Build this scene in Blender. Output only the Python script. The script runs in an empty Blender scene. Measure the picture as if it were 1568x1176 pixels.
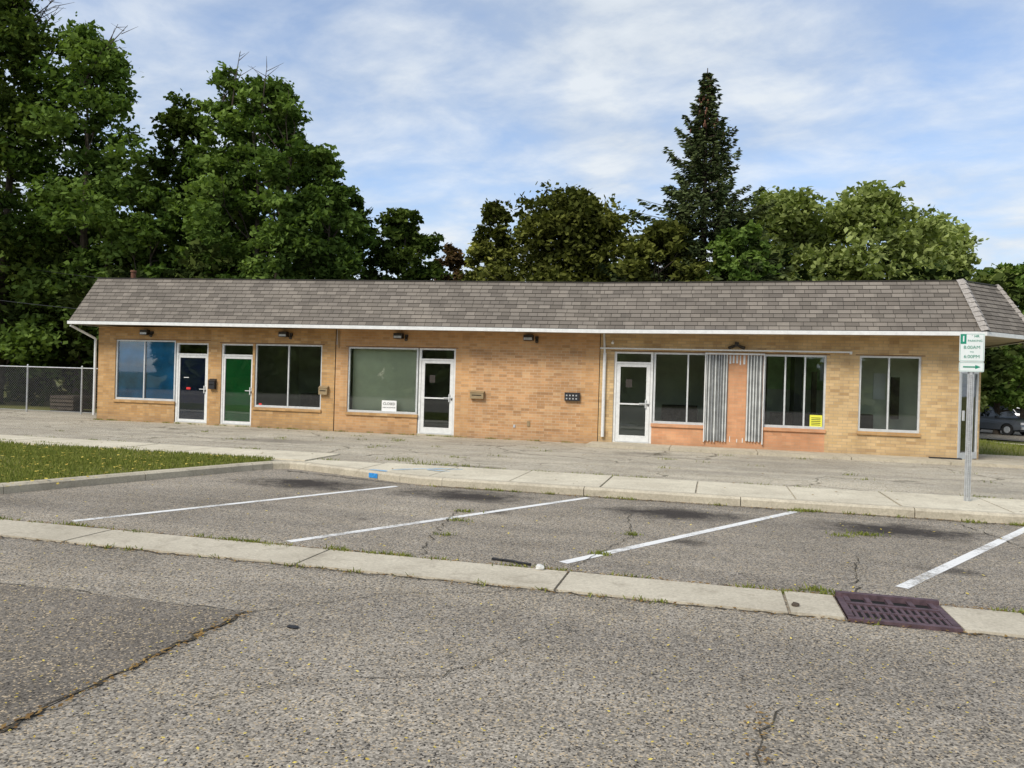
import bpy, math, random, bmesh
import numpy as np
from mathutils import Vector, Matrix
random.seed(4); RNG=np.random.default_rng(4)
scene=bpy.context.scene
scene.view_settings.view_transform='Standard'
scene.view_settings.look='None'
scene.view_settings.exposure=0

# ------------------------------------------------------------------ materials
def newmat(name):
    m=bpy.data.materials.new(name); m.use_nodes=True
    nt=m.node_tree; nt.nodes.clear()
    out=nt.nodes.new('ShaderNodeOutputMaterial')
    return m,nt,out
def N(nt,t,**k):
    n=nt.nodes.new(t)
    for a,b in k.items(): setattr(n,a,b)
    return n
def L(nt,a,b): nt.links.new(a,b)
def setin(nt,sock,v):
    if isinstance(v,bpy.types.NodeSocket): nt.links.new(v,sock)
    elif isinstance(v,(tuple,list)) and len(v)==3 and sock.type=='RGBA': sock.default_value=(*v,1)
    else: sock.default_value=v
def mixc(nt,f,a,b,mode='MIX'):
    n=N(nt,'ShaderNodeMix',data_type='RGBA',blend_type=mode)
    setin(nt,n.inputs[0],f); setin(nt,n.inputs[6],a); setin(nt,n.inputs[7],b)
    return n.outputs[2]
def math_(nt,op,a,b=0.0,c=None,clamp=False):
    n=N(nt,'ShaderNodeMath',operation=op); n.use_clamp=clamp
    setin(nt,n.inputs[0],a); setin(nt,n.inputs[1],b)
    if c is not None: setin(nt,n.inputs[2],c)
    return n.outputs[0]
def ramp(nt,v,p0,p1,c0=(0,0,0),c1=(1,1,1)):
    n=N(nt,'ShaderNodeValToRGB'); setin(nt,n.inputs[0],v)
    n.color_ramp.elements[0].position=p0; n.color_ramp.elements[0].color=(*c0,1)
    n.color_ramp.elements[1].position=min(1,p1); n.color_ramp.elements[1].color=(*c1,1)
    return n.outputs[0]
def noise(nt,vec,scale,detail=4,rough=.55,dist=0):
    n=N(nt,'ShaderNodeTexNoise'); n.inputs['Scale'].default_value=scale
    n.inputs['Detail'].default_value=detail; n.inputs['Roughness'].default_value=rough
    n.inputs['Distortion'].default_value=dist
    if vec is not None: L(nt,vec,n.inputs['Vector'])
    return n.outputs[0]
def vor(nt,vec,scale,feature='F1'):
    n=N(nt,'ShaderNodeTexVoronoi',feature=feature); n.inputs['Scale'].default_value=scale
    L(nt,vec,n.inputs['Vector']); return n
def objco(nt): return N(nt,'ShaderNodeTexCoord').outputs['Object']
def uvco(nt): return N(nt,'ShaderNodeTexCoord').outputs['UV']
def princ(nt,out,col,rough=.8,metal=0,bump=None,bstr=.3,bdist=.01,spec=.3):
    p=N(nt,'ShaderNodeBsdfPrincipled'); setin(nt,p.inputs['Base Color'],col)
    setin(nt,p.inputs['Roughness'],rough); p.inputs['Metallic'].default_value=metal
    p.inputs['Specular IOR Level'].default_value=spec
    if bump is not None:
        b=N(nt,'ShaderNodeBump'); b.inputs['Strength'].default_value=bstr; b.inputs['Distance'].default_value=bdist
        L(nt,bump,b.inputs['Height']); L(nt,b.outputs[0],p.inputs['Normal'])
    L(nt,p.outputs[0],out.inputs[0]); return p
def plain(name,col,rough=.6,metal=0,var=.15,scale=6,spec=.4):
    m,nt,out=newmat(name); co=objco(nt)
    n=noise(nt,co,scale,4,.6)
    dark=tuple(c*(1-var) for c in col); light=tuple(min(1,c*(1+var)) for c in col)
    princ(nt,out,mixc(nt,ramp(nt,n,.3,.7),dark,light),rough,metal,spec=spec); return m

def asphalt(name,c_dark,c_light,stains=(),cracks=False,agg=1.0):
    m,nt,out=newmat(name); co=objco(nt)
    big=noise(nt,co,.35,4,.6,.4); mid=noise(nt,co,2.2,5,.65)
    col=mixc(nt,ramp(nt,big,.32,.68),c_dark,c_light)
    col=mixc(nt,ramp(nt,mid,.3,.75),mixc(nt,1.0,col,(.80,.79,.77),'MULTIPLY'),col)
    v=vor(nt,co,95); sep=N(nt,'ShaderNodeSeparateColor'); L(nt,v.outputs['Color'],sep.inputs[0])
    sp=sep.outputs[0]
    g=ramp(nt,sp,.0,1.0,(1-.42*agg,)*3,(1+.70*agg,)*3)
    col=mixc(nt,1.0,col,g,'MULTIPLY')
    col=mixc(nt,math_(nt,'GREATER_THAN',sep.outputs[1],.91),col,(.48,.38,.25))
    col=mixc(nt,math_(nt,'LESS_THAN',sep.outputs[1],.10),col,(.065,.058,.05))
    fine=noise(nt,co,38,3,.8)
    col=mixc(nt,1.0,col,ramp(nt,fine,.32,.68,(.64,.64,.64),(1.3,1.3,1.3)),'MULTIPLY')
    mp=N(nt,'ShaderNodeMapping'); mp.inputs['Scale'].default_value=(.12,1.6,1); L(nt,co,mp.inputs[0])
    st=noise(nt,mp.outputs[0],1,3,.6)
    col=mixc(nt,1.0,col,ramp(nt,st,.35,.7,(.82,.82,.83),(1.08,1.07,1.05)),'MULTIPLY')
    v2=vor(nt,co,.9); spot=ramp(nt,math_(nt,'ADD',v2.outputs['Distance'],math_(nt,'MULTIPLY',mid,.12)),.10,.17,(1,1,1),(0,0,0))
    s2=N(nt,'ShaderNodeSeparateColor'); L(nt,v2.outputs['Color'],s2.inputs[0])
    col=mixc(nt,math_(nt,'MULTIPLY',math_(nt,'MULTIPLY',spot,.55),math_(nt,'GREATER_THAN',s2.outputs[0],.72)),col,(.07,.06,.055))
    if stains:
        sn=math_(nt,'MULTIPLY',math_(nt,'SUBTRACT',noise(nt,co,2.8,5,.75),.5),1.9)
    for (sx,sy,rx,ry,amt) in stains:
        mp=N(nt,'ShaderNodeMapping',vector_type='POINT'); mp.inputs['Location'].default_value=(-sx/rx,-sy/ry,0)
        mp.inputs['Scale'].default_value=(1/rx,1/ry,0); L(nt,co,mp.inputs[0])
        ln=N(nt,'ShaderNodeVectorMath',operation='LENGTH'); L(nt,mp.outputs[0],ln.inputs[0])
        d=math_(nt,'MULTIPLY',math_(nt,'ADD',ln.outputs['Value'],sn),.6)
        f=math_(nt,'MULTIPLY',ramp(nt,d,.22,.72,(1,1,1),(0,0,0)),amt)
        col=mixc(nt,f,col,(.030,.025,.023))
    if cracks:
        wob=N(nt,'ShaderNodeVectorMath',operation='ADD'); L(nt,co,wob.inputs[0])
        nn=N(nt,'ShaderNodeTexNoise'); nn.inputs['Scale'].default_value=1.3; nn.inputs['Detail'].default_value=5; L(nt,co,nn.inputs['Vector'])
        L(nt,nn.outputs['Color'],wob.inputs[1])
        e=vor(nt,wob.outputs[0],.40,'DISTANCE_TO_EDGE').outputs['Distance']
        f=ramp(nt,e,.004,.016,(1,1,1),(0,0,0))
        f=math_(nt,'MULTIPLY',f,ramp(nt,big,.44,.56))
        col=mixc(nt,math_(nt,'MULTIPLY',f,.7),col,(.08,.07,.045))
    h=math_(nt,'ADD',math_(nt,'MULTIPLY',sp,.6),fine)
    princ(nt,out,col,.92,bump=h,bstr=.5,bdist=.006,spec=.15); return m

STA=[(13.35,-9.85,1.20,.58,.90),(16.1,-9.98,1.10,.56,.90),(19.2,-10.25,.95,.55,.90),(22.0,-10.35,1.05,.55,.90),(25.2,-10.1,1,.6,.8),
     (19.4,-12.2,.28,.18,.7),(16.9,-11.2,.22,.16,.6),(22.0,-12.6,.3,.16,.6)]
M={}
M['asphalt']=asphalt('asphalt_street',(.245,.218,.180),(.345,.308,.255),STA)
M['asphalt_patch']=asphalt('asphalt_patch',(.170,.149,.124),(.240,.212,.176),agg=.65)
M['apron']=asphalt('asphalt_apron',(.43,.387,.31),(.61,.555,.445),[(9,-4,1.2,.5,.35),(18.2,-2.3,.9,.4,.5),(15.2,-7.1,.8,.3,.5)],cracks=True,agg=.45)

def concrete(name,a,b,dirty=.5):
    m,nt,out=newmat(name); co=objco(nt)
    n=noise(nt,co,1.1,5,.65); f=noise(nt,co,30,4,.8)
    c=mixc(nt,ramp(nt,n,.3,.7),a,b)
    c=mixc(nt,1.0,c,ramp(nt,f,.3,.7,(.76,.76,.76),(1.15,1.15,1.15)),'MULTIPLY')
    s=noise(nt,co,4.5,5,.7,.5)
    c=mixc(nt,math_(nt,'MULTIPLY',ramp(nt,s,.52,.72),dirty),c,(.19,.155,.11))
    princ(nt,out,c,.9,bump=f,bstr=.4,bdist=.004,spec=.15); return m
M['concrete']=concrete('concrete_sidewalk',(.54,.48,.365),(.70,.635,.49),.3)
M['curb']=concrete('concrete_curb',(.42,.37,.28),(.59,.525,.40),.45)
M['gutter']=concrete('concrete_gutter',(.44,.39,.30),(.59,.53,.415),.45)

def brick(name,c1,c2,mort,burn=.4):
    m,nt,out=newmat(name); uv=uvco(nt)
    b=N(nt,'ShaderNodeTexBrick'); L(nt,uv,b.inputs['Vector'])
    b.inputs['Color1'].default_value=(*c1,1); b.inputs['Color2'].default_value=(*c2,1); b.inputs['Mortar'].default_value=(*mort,1)
    b.inputs['Scale'].default_value=1; b.inputs['Brick Width'].default_value=.225; b.inputs['Row Height'].default_value=.078
    b.inputs['Mortar Size'].default_value=.0075; b.inputs['Mortar Smooth'].default_value=.25; b.inputs['Bias'].default_value=-.1
    col=b.outputs['Color']
    n=noise(nt,uv,1.0,5,.6); col=mixc(nt,1.0,col,ramp(nt,n,.3,.72,(.76,.74,.71),(1.12,1.11,1.08)),'MULTIPLY')
    mp=N(nt,'ShaderNodeMapping'); mp.inputs['Scale'].default_value=(4.44,12.82,1); L(nt,uv,mp.inputs[0])
    w=N(nt,'ShaderNodeTexWhiteNoise',noise_dimensions='2D')
    fl=N(nt,'ShaderNodeVectorMath',operation='FLOOR'); L(nt,mp.outputs[0],fl.inputs[0]); L(nt,fl.outputs[0],w.inputs['Vector'])
    col=mixc(nt,math_(nt,'MULTIPLY',ramp(nt,w.outputs['Value'],.72,1.0),burn),col,(.26,.145,.070))
    col=mixc(nt,math_(nt,'MULTIPLY',ramp(nt,w.outputs['Value'],.0,.22,(1,1,1),(0,0,0)),burn*.7),col,(.68,.49,.28))
    sx=N(nt,'ShaderNodeSeparateXYZ'); L(nt,uv,sx.inputs[0])
    g=math_(nt,'ADD',sx.outputs[1],math_(nt,'MULTIPLY',noise(nt,uv,3,4,.7),.35))
    col=mixc(nt,math_(nt,'MULTIPLY',ramp(nt,g,.12,.45,(1,1,1),(0,0,0)),.4),col,(.22,.165,.115))
    mp=N(nt,'ShaderNodeMapping'); mp.inputs['Scale'].default_value=(3,.35,1); L(nt,uv,mp.inputs[0])
    r=noise(nt,mp.outputs[0],1,4,.6)
    col=mixc(nt,math_(nt,'MULTIPLY',ramp(nt,r,.52,.75),.35),col,(.28,.19,.11))
    princ(nt,out,col,.85,bump=b.outputs['Fac'],bstr=-.6,bdist=.006,spec=.2); return m
M['brick_tan']=brick('brick_tan',(.57,.345,.150),(.45,.26,.108),(.42,.30,.18))
M['brick_yellow']=brick('brick_yellow',(.66,.47,.25),(.54,.37,.18),(.47,.36,.23))
M['brick_pink']=brick('brick_orange',(.68,.35,.19),(.60,.295,.155),(.58,.34,.21),.15)
M['brick_infill']=brick('brick_infill',(.62,.355,.175),(.48,.27,.13),(.58,.44,.30),.5)
M['brick_warm']=brick('brick_warm',(.62,.36,.17),(.53,.30,.138),(.54,.38,.24),.35)

def shingles():
    m,nt,out=newmat('asphalt_shingles'); uv=uvco(nt)
    b=N(nt,'ShaderNodeTexBrick'); L(nt,uv,b.inputs['Vector'])
    b.inputs['Color1'].default_value=(.230,.203,.175,1); b.inputs['Color2'].default_value=(.150,.132,.114,1); b.inputs['Mortar'].default_value=(.065,.058,.050,1)
    b.inputs['Scale'].default_value=1; b.inputs['Brick Width'].default_value=.32; b.inputs['Row Height'].default_value=.1344
    b.inputs['Mortar Size'].default_value=.008; b.inputs['Mortar Smooth'].default_value=.3; b.offset=.5; b.squash=.8; b.squash_frequency=3
    n=noise(nt,uv,60,3,.8); big=noise(nt,uv,.7,4,.6)
    mp=N(nt,'ShaderNodeMapping'); mp.inputs['Scale'].default_value=(2.3,7.44,1); L(nt,uv,mp.inputs[0])
    fl=N(nt,'ShaderNodeVectorMath',operation='FLOOR'); L(nt,mp.outputs[0],fl.inputs[0])
    w=N(nt,'ShaderNodeTexWhiteNoise',noise_dimensions='2D'); L(nt,fl.outputs[0],w.inputs['Vector'])
    col=mixc(nt,1.0,b.outputs['Color'],ramp(nt,w.outputs['Value'],0,1,(.90,.90,.90),(1.11,1.11,1.10)),'MULTIPLY')
    col=mixc(nt,1.0,col,ramp(nt,n,.3,.7,(.8,.8,.8),(1.2,1.2,1.2)),'MULTIPLY')
    col=mixc(nt,1.0,col,ramp(nt,big,.3,.7,(.90,.90,.90),(1.08,1.07,1.05)),'MULTIPLY')
    princ(nt,out,col,.95,bump=n,bstr=.4,bdist=.004,spec=.1); return m
M['shingles']=shingles()
M['hipcap']=plain('hip_cap_shingle',(.34,.31,.28),.9,var=.25,scale=25)
M['white']=plain('white_painted_aluminium',(.72,.72,.70),.45,var=.10,scale=9)
M['alu']=plain('aluminium_frame',(.62,.63,.62),.4,metal=.2,var=.12,scale=8)
M['soffit']=plain('soffit_paint',(.42,.36,.27),.8,var=.2,scale=2)
M['rooftop']=plain('flat_roof_membrane',(.12,.12,.12),.9)
M['black']=plain('black_plastic',(.02,.02,.022),.5)
M['bronze']=plain('bronze_fixture',(.035,.028,.022),.5)
M['tanbox']=plain('tan_mailbox',(.30,.22,.12),.55)
M['rust']=plain('rusty_steel',(.13,.055,.03),.85,var=.4,scale=20)
M['iron']=plain('cast_iron_drain',(.11,.07,.08),.7,metal=.3,var=.35,scale=18)
M['dark']=plain('dark_void',(.006,.006,.006),.95)
M['navy']=plain('navy_door_paint',(.010,.025,.095),.35)
M['green']=plain('green_door_paint',(.008,.26,.05),.5,var=.2,scale=1.2)
M['bluepanel']=plain('blue_window_board',(.03,.27,.52),.6,var=.4,scale=1.2)
M['greypanel']=plain('grey_window_shade',(.74,.76,.56),.8,var=.14,scale=.9)
M['drywall']=plain('interior_wall_paint',(.72,.74,.58),.9,var=.12,scale=1)
M['intfloor']=plain('interior_floor_tile',(.28,.26,.22),.5)
M['intgreen']=plain('interior_green_wall',(.48,.70,.36),.9)
M['paper']=plain('white_paper',(.82,.82,.80),.8,var=.03)
M['yellow']=plain('yellow_poster',(.80,.78,.08),.7,var=.05)
M['red']=plain('red_sticker',(.6,.03,.03),.6)
M['ink']=plain('black_ink',(.02,.02,.02),.7)
M['signwhite']=plain('reflective_white_sign',(.72,.76,.74),.35,var=.04)
M['signgreen']=plain('green_sign_ink',(.01,.24,.15),.4,var=.05)
M['galv']=plain('galvanised_steel',(.50,.51,.51),.45,metal=.5,var=.2,scale=15)
M['bluepaint']=plain('blue_marking_paint',(.03,.25,.60),.7,var=.35,scale=14)
def wornpaint(name,col,s1,p0,p1,lo=.1):
    """paint on pavement: fac 0 = paint, 1 = worn through"""
    m,nt,out=newmat(name); co=objco(nt)
    a=noise(nt,co,s1,5,.8); b=noise(nt,co,1.1,3)
    f=ramp(nt,math_(nt,'MULTIPLY',math_(nt,'ADD',a,b),.5),p0,p1)
    d=N(nt,'ShaderNodeBsdfDiffuse'); d.inputs[0].default_value=(*col,1)
    t=N(nt,'ShaderNodeBsdfTransparent'); mx=N(nt,'ShaderNodeMixShader'); L(nt,math_(nt,'MULTIPLY_ADD',f,.85-lo,lo),mx.inputs[0])
    L(nt,d.outputs[0],mx.inputs[1]); L(nt,t.outputs[0],mx.inputs[2]); L(nt,mx.outputs[0],out.inputs[0]); return m
M['line']=wornpaint('worn_white_line_paint',(.80,.79,.76),24,.50,.62,.08)
M['bluefaint']=wornpaint('faded_blue_paint',(.16,.40,.66),16,.44,.58,.1)
M['wire']=plain('fence_wire',(.26,.26,.25),.5,metal=.5)
M['bark']=plain('tree_bark',(.085,.068,.053),.95,var=.4,scale=7,spec=.1)
M['rubber']=plain('tyre_rubber',(.02,.02,.02),.85)
M['stonew']=plain('pale_rubble',(.6,.59,.55),.9)
M['slatw']=plain('weathered_white_slat',(.66,.67,.65),.5,var=.25,scale=3)
M['slatg']=plain('weathered_grey_slat',(.16,.165,.16),.6,var=.4,scale=3)
def glass():
    m,nt,out=newmat('window_glass')
    t=N(nt,'ShaderNodeBsdfTransparent'); t.inputs[0].default_value=(.84,.89,.86,1)
    g=N(nt,'ShaderNodeBsdfGlossy'); g.inputs['Roughness'].default_value=.02; g.inputs[0].default_value=(.9,.95,1,1)
    f=N(nt,'ShaderNodeFresnel'); f.inputs[0].default_value=1.5
    mx=N(nt,'ShaderNodeMixShader'); L(nt,math_(nt,'MULTIPLY_ADD',f.outputs[0],1.7,.06),mx.inputs[0])
    L(nt,t.outputs[0],mx.inputs[1]); L(nt,g.outputs[0],mx.inputs[2]); L(nt,mx.outputs[0],out.inputs[0]); return m
M['glass']=glass()
def grassm():
    m,nt,out=newmat('grass_ground'); co=objco(nt)
    n=noise(nt,co,1.2,5,.7); f=noise(nt,co,25,4,.8)
    c=mixc(nt,ramp(nt,n,.35,.65),(.095,.115,.025),(.19,.18,.055))
    c=mixc(nt,ramp(nt,f,.5,.75),c,(.22,.18,.09))
    princ(nt,out,c,.95,bump=f,bstr=.5,bdist=.02,spec=.1); return m
M['grass']=grassm()
def foliage(name,dark,light,trans=.2):
    m,nt,out=newmat(name)
    a=N(nt,'ShaderNodeAttribute',attribute_name='tint'); a.attribute_type='GEOMETRY'
    c=mixc(nt,a.outputs['Fac'],dark,light)
    d=N(nt,'ShaderNodeBsdfDiffuse'); L(nt,c,d.inputs[0])
    if trans<=0: L(nt,d.outputs[0],out.inputs[0]); return m
    t=N(nt,'ShaderNodeBsdfTranslucent'); L(nt,mixc(nt,1.0,c,(1.2,1.3,.6),'MULTIPLY'),t.inputs[0])
    mx=N(nt,'ShaderNodeMixShader'); mx.inputs[0].default_value=trans
    L(nt,d.outputs[0],mx.inputs[1]); L(nt,t.outputs[0],mx.inputs[2]); L(nt,mx.outputs[0],out.inputs[0]); return m
FOL={
 'dark':foliage('leaves_dark',(.034,.058,.013),(.130,.175,.036)),
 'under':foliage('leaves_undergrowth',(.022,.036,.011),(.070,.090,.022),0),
 'mid':foliage('leaves_mid',(.058,.100,.021),(.185,.265,.062),.3),
 'olive':foliage('leaves_olive',(.055,.064,.015),(.155,.165,.038)),
 'light':foliage('leaves_light',(.150,.185,.048),(.36,.41,.15),.3),
 'yellow':foliage('leaves_yellow',(.26,.26,.06),(.46,.44,.13),.3),
 'brown':foliage('leaves_brown',(.09,.06,.03),(.20,.12,.055)),
 'spruce':foliage('spruce_needles',(.035,.052,.020),(.105,.130,.050),0),
 'blade':foliage('grass_blades',(.11,.150,.028),(.29,.29,.08),.2),
 'litter':foliage('leaf_litter',(.38,.27,.06),(.75,.60,.14),0),
 'litterb':foliage('brown_litter',(.12,.065,.03),(.32,.21,.075),0),
}

# ------------------------------------------------------------------ mesh builder
def link(o,parent=None):
    scene.collection.objects.link(o)
    if parent: o.parent=parent
    return o
def empty(name,loc=(0,0,0),rz=0):
    e=bpy.data.objects.new(name,None); e.location=loc; e.rotation_euler=(0,0,rz); e.empty_display_size=.3
    scene.collection.objects.link(e); return e
class MB:
    def __init__(s): s.v=[];s.f=[];s.m=[];s.uv=[];s.mats=[]
    def mi(s,k):
        if k not in s.mats: s.mats.append(k)
        return s.mats.index(k)
    def face(s,pts,mat,uv=None):
        b=len(s.v); s.v+= [tuple(p) for p in pts]; s.f.append(tuple(range(b,b+len(pts)))); s.m.append(s.mi(mat))
        if uv is None:
            a=Vector(pts[1])-Vector(pts[0]); c=Vector(pts[2])-Vector(pts[0]); n=a.cross(c)
            if abs(n.z)>max(abs(n.x),abs(n.y)): uv=[(p[0],p[1]) for p in pts]
            elif abs(n.y)>=abs(n.x)*1.5: uv=[(p[0],p[2]) for p in pts]
            elif abs(n.x)>=abs(n.y)*1.5: uv=[(p[1],p[2]) for p in pts]
            else: uv=[(p[0]*1.414,p[2]) for p in pts]
        s.uv+=list(uv)
    def box(s,x0,x1,y0,y1,z0,z1,mat):
        P=lambda x,y,z:(x,y,z)
        s.face([P(x0,y0,z0),P(x1,y0,z0),P(x1,y0,z1),P(x0,y0,z1)],mat)
        s.face([P(x1,y1,z0),P(x0,y1,z0),P(x0,y1,z1),P(x1,y1,z1)],mat)
        s.face([P(x0,y1,z0),P(x0,y0,z0),P(x0,y0,z1),P(x0,y1,z1)],mat)
        s.face([P(x1,y0,z0),P(x1,y1,z0),P(x1,y1,z1),P(x1,y0,z1)],mat)
        s.face([P(x0,y0,z1),P(x1,y0,z1),P(x1,y1,z1),P(x0,y1,z1)],mat)
        s.face([P(x0,y1,z0),P(x1,y1,z0),P(x1,y0,z0),P(x0,y0,z0)],mat)
    def prism(s,poly,z0,z1,mat,top=True,bot=True):
        n=len(poly)
        for i in range(n):
            a=poly[i];b=poly[(i+1)%n]
            s.face([(a[0],a[1],z0),(b[0],b[1],z0),(b[0],b[1],z1),(a[0],a[1],z1)],mat)
        if top: s.face([(p[0],p[1],z1) for p in poly],mat)
        if bot: s.face([(p[0],p[1],z0) for p in reversed(poly)],mat)
    def cyl(s,p0,p1,r0,r1,n,mat,caps=True):
        p0=Vector(p0);p1=Vector(p1);d=(p1-p0)
        if d.length<1e-6:return
        d.normalize(); a=d.orthogonal().normalized(); b=d.cross(a)
        R0=[p0+(a*math.cos(t)+b*math.sin(t))*r0 for t in [2*math.pi*i/n for i in range(n)]]
        R1=[p1+(a*math.cos(t)+b*math.sin(t))*r1 for t in [2*math.pi*i/n for i in range(n)]]
        for i in range(n):
            j=(i+1)%n; s.face([R0[i],R0[j],R1[j],R1[i]],mat)
        if caps: s.face(list(reversed(R0)),mat); s.face(R1,mat)
    def tube(s,pts,rs,n,mat):
        for i in range(len(pts)-1): s.cyl(pts[i],pts[i+1],rs[i],rs[i+1],n,mat,caps=(i==len(pts)-2))
    def build(s,name,parent=None):
        me=bpy.data.meshes.new(name); me.from_pydata(s.v,[],s.f)
        for k in s.mats: me.materials.append(M[k] if k in M else FOL[k])
        me.polygons.foreach_set('material_index',s.m)
        uvl=me.uv_layers.new(name='UVMap'); uvl.data.foreach_set('uv',np.array(s.uv,dtype=np.float32).ravel())
        me.update(); o=bpy.data.objects.new(name,me); link(o,parent)
        return o

def np_quads(name,P,mat,tint,parent=None):
    n=len(P); me=bpy.data.meshes.new(name)
    me.vertices.add(n*4); me.vertices.foreach_set('co',P.reshape(-1).astype(np.float32))
    me.loops.add(n*4); me.loops.foreach_set('vertex_index',np.arange(n*4,dtype=np.int32))
    me.polygons.add(n); me.polygons.foreach_set('loop_start',np.arange(0,n*4,4,dtype=np.int32))
    try: me.polygons.foreach_set('loop_total',np.full(n,4,dtype=np.int32))
    except Exception: pass
    me.update(calc_edges=True)
    at=me.attributes.new('tint','FLOAT','FACE'); at.data.foreach_set('value',np.clip(tint,0,1).astype(np.float32))
    me.materials.append(mat); o=bpy.data.objects.new(name,me); link(o,parent); return o

def leaf_quads(C,size,updown=.5,asp=.55):
    n=len(C)
    nrm=RNG.normal(size=(n,3)); nrm[:,2]=np.abs(nrm[:,2])+updown; nrm/=np.linalg.norm(nrm,axis=1)[:,None]
    r=RNG.normal(size=(n,3)); a=np.cross(nrm,r); a/=np.linalg.norm(a,axis=1)[:,None]; b=np.cross(nrm,a)
    s=(size*RNG.uniform(.6,1.4,n))[:,None]
    return np.stack([C-a*s,C-b*s*asp+a*s*.15,C+a*s,C+b*s*asp+a*s*.15],axis=1)

def smooth(t): t=max(0,min(1,t)); return t*t*(3-2*t)
def tz(x,y): return -.2-.68*smooth((x-27)/8)*smooth((y-2)/22)

# ------------------------------------------------------------------ trees
def make_tree(name,x,y,h,R,base,fol,n=14000,K=55,leaf=.17,seed=0,rc=.28,top_taper=1.0,loose=1.0,multi=1,bare=0):
    global RNG
    RNG=np.random.default_rng(seed+100); rnd=random.Random(seed)
    z0=tz(x,y)-.1; root=empty(name,(x,y,z0))
    H=h-z0
    cl=[]
    for i in range(K):
        t=((i+.5)/K)**.9+rnd.uniform(-.03,.03); t=max(0.02,min(.985,t))
        prof=(math.sin(math.pi*min(1,(t*.80+.18)))**.6)*(1-(t**2)*.22*top_taper)
        a=i*2.39996+rnd.uniform(-.5,.5); rr=R*prof*math.sqrt(rnd.uniform(.05,.95))*rnd.uniform(.82,1.10)
        r=R*rc*rnd.uniform(.6,1.25)*(1-.30*t*top_taper)
        cl.append((rr*math.cos(a),rr*math.sin(a),base+(H-base-r*.7)*t,r))
    C=[];T=[]
    for (cx,cy,cz,r) in cl:
        m=rnd.randint(15,22); per=int(n/K/17*(r/(R*rc))**2*rnd.uniform(.8,1.15))+3
        ct=rnd.uniform(.05,.85)
        d=RNG.normal(size=(m,3)); d/=np.linalg.norm(d,axis=1)[:,None]
        d*=RNG.uniform(.35,1.12,(m,1))*r; d[:,2]*=.78; d[:,2]-=.14*np.hypot(d[:,0],d[:,1])
        for k in range(m):
            s=r*rnd.uniform(.14,.32)*loose
            p=RNG.normal(size=(per,3))*np.array([s,s,s*.55])+d[k]+np.array([cx,cy,cz])
            C.append(p); T.append(np.full(per,ct+rnd.uniform(-.25,.25))+RNG.uniform(-.22,.22,per))
    C=np.concatenate(C);T=np.concatenate(T)
    np_quads('foliage',leaf_quads(C,leaf,.35,.60),FOL[fol],T,root)
    b=MB()
    tr=max(.12,H*.015)
    for s_ in range(multi):
        off=(rnd.uniform(-.1,.1)*R*(multi>1),rnd.uniform(-.1,.1)*R*(multi>1))
        top=(off[0]+rnd.uniform(-.12,.12)*R*(1+2*(multi>1)),off[1]+rnd.uniform(-.12,.12)*R,H*.84)
        pts=[(off[0]+(top[0]-off[0])*f+rnd.uniform(-.03,.03)*R,off[1]+(top[1]-off[1])*f,H*.84*f) for f in (0,.15,.35,.55,.78,1)]
        rs=[tr*1.35,tr,tr*.82,tr*.55,tr*.28,tr*.08]
        b.tube(pts,rs,8,'bark')
        for (cx,cy,cz,r) in rnd.sample(cl,min(len(cl),20)):
            zs=max(base*.7,cz-R*rnd.uniform(.35,.8)); f=min(1,zs/(H*.84)); q=Vector((off[0]+(top[0]-off[0])*f,off[1]+(top[1]-off[1])*f,zs))
            e=Vector((cx,cy,cz)); mid=q.lerp(e,.5)+Vector((rnd.uniform(-.2,.2),rnd.uniform(-.2,.2),-.12*R*rnd.random()))
            rb=tr*(1-f)*.4+.02; b.tube([q,mid,e],[rb,rb*.6,rb*.15],5,'bark')
            for _ in range(2):
                e2=e+Vector((rnd.uniform(-1,1),rnd.uniform(-1,1),rnd.uniform(-.2,1)))*r*.8; b.tube([mid.lerp(e,.5),e2],[rb*.35,.008],4,'bark')
    for i in range(bare):
        a=rnd.uniform(0,6.28); q=Vector((rnd.uniform(-.3,.3)*R,rnd.uniform(-.3,.3)*R,H*.80)); e=Vector((math.cos(a)*R*.5,math.sin(a)*R*.4,H*rnd.uniform(.93,1.02)))
        b.tube([q,q.lerp(e,.5)+Vector((0,0,.3)),e],[.06,.035,.010],5,'bark')
        for _ in range(8):
            f=rnd.uniform(.3,1); s0=q.lerp(e,f); b.tube([s0,s0+Vector((rnd.uniform(-.8,.8),rnd.uniform(-.6,.6),rnd.uniform(.1,.6)))],[.018,.005],4,'bark')
    b.build('trunk',root)
    return root

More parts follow.
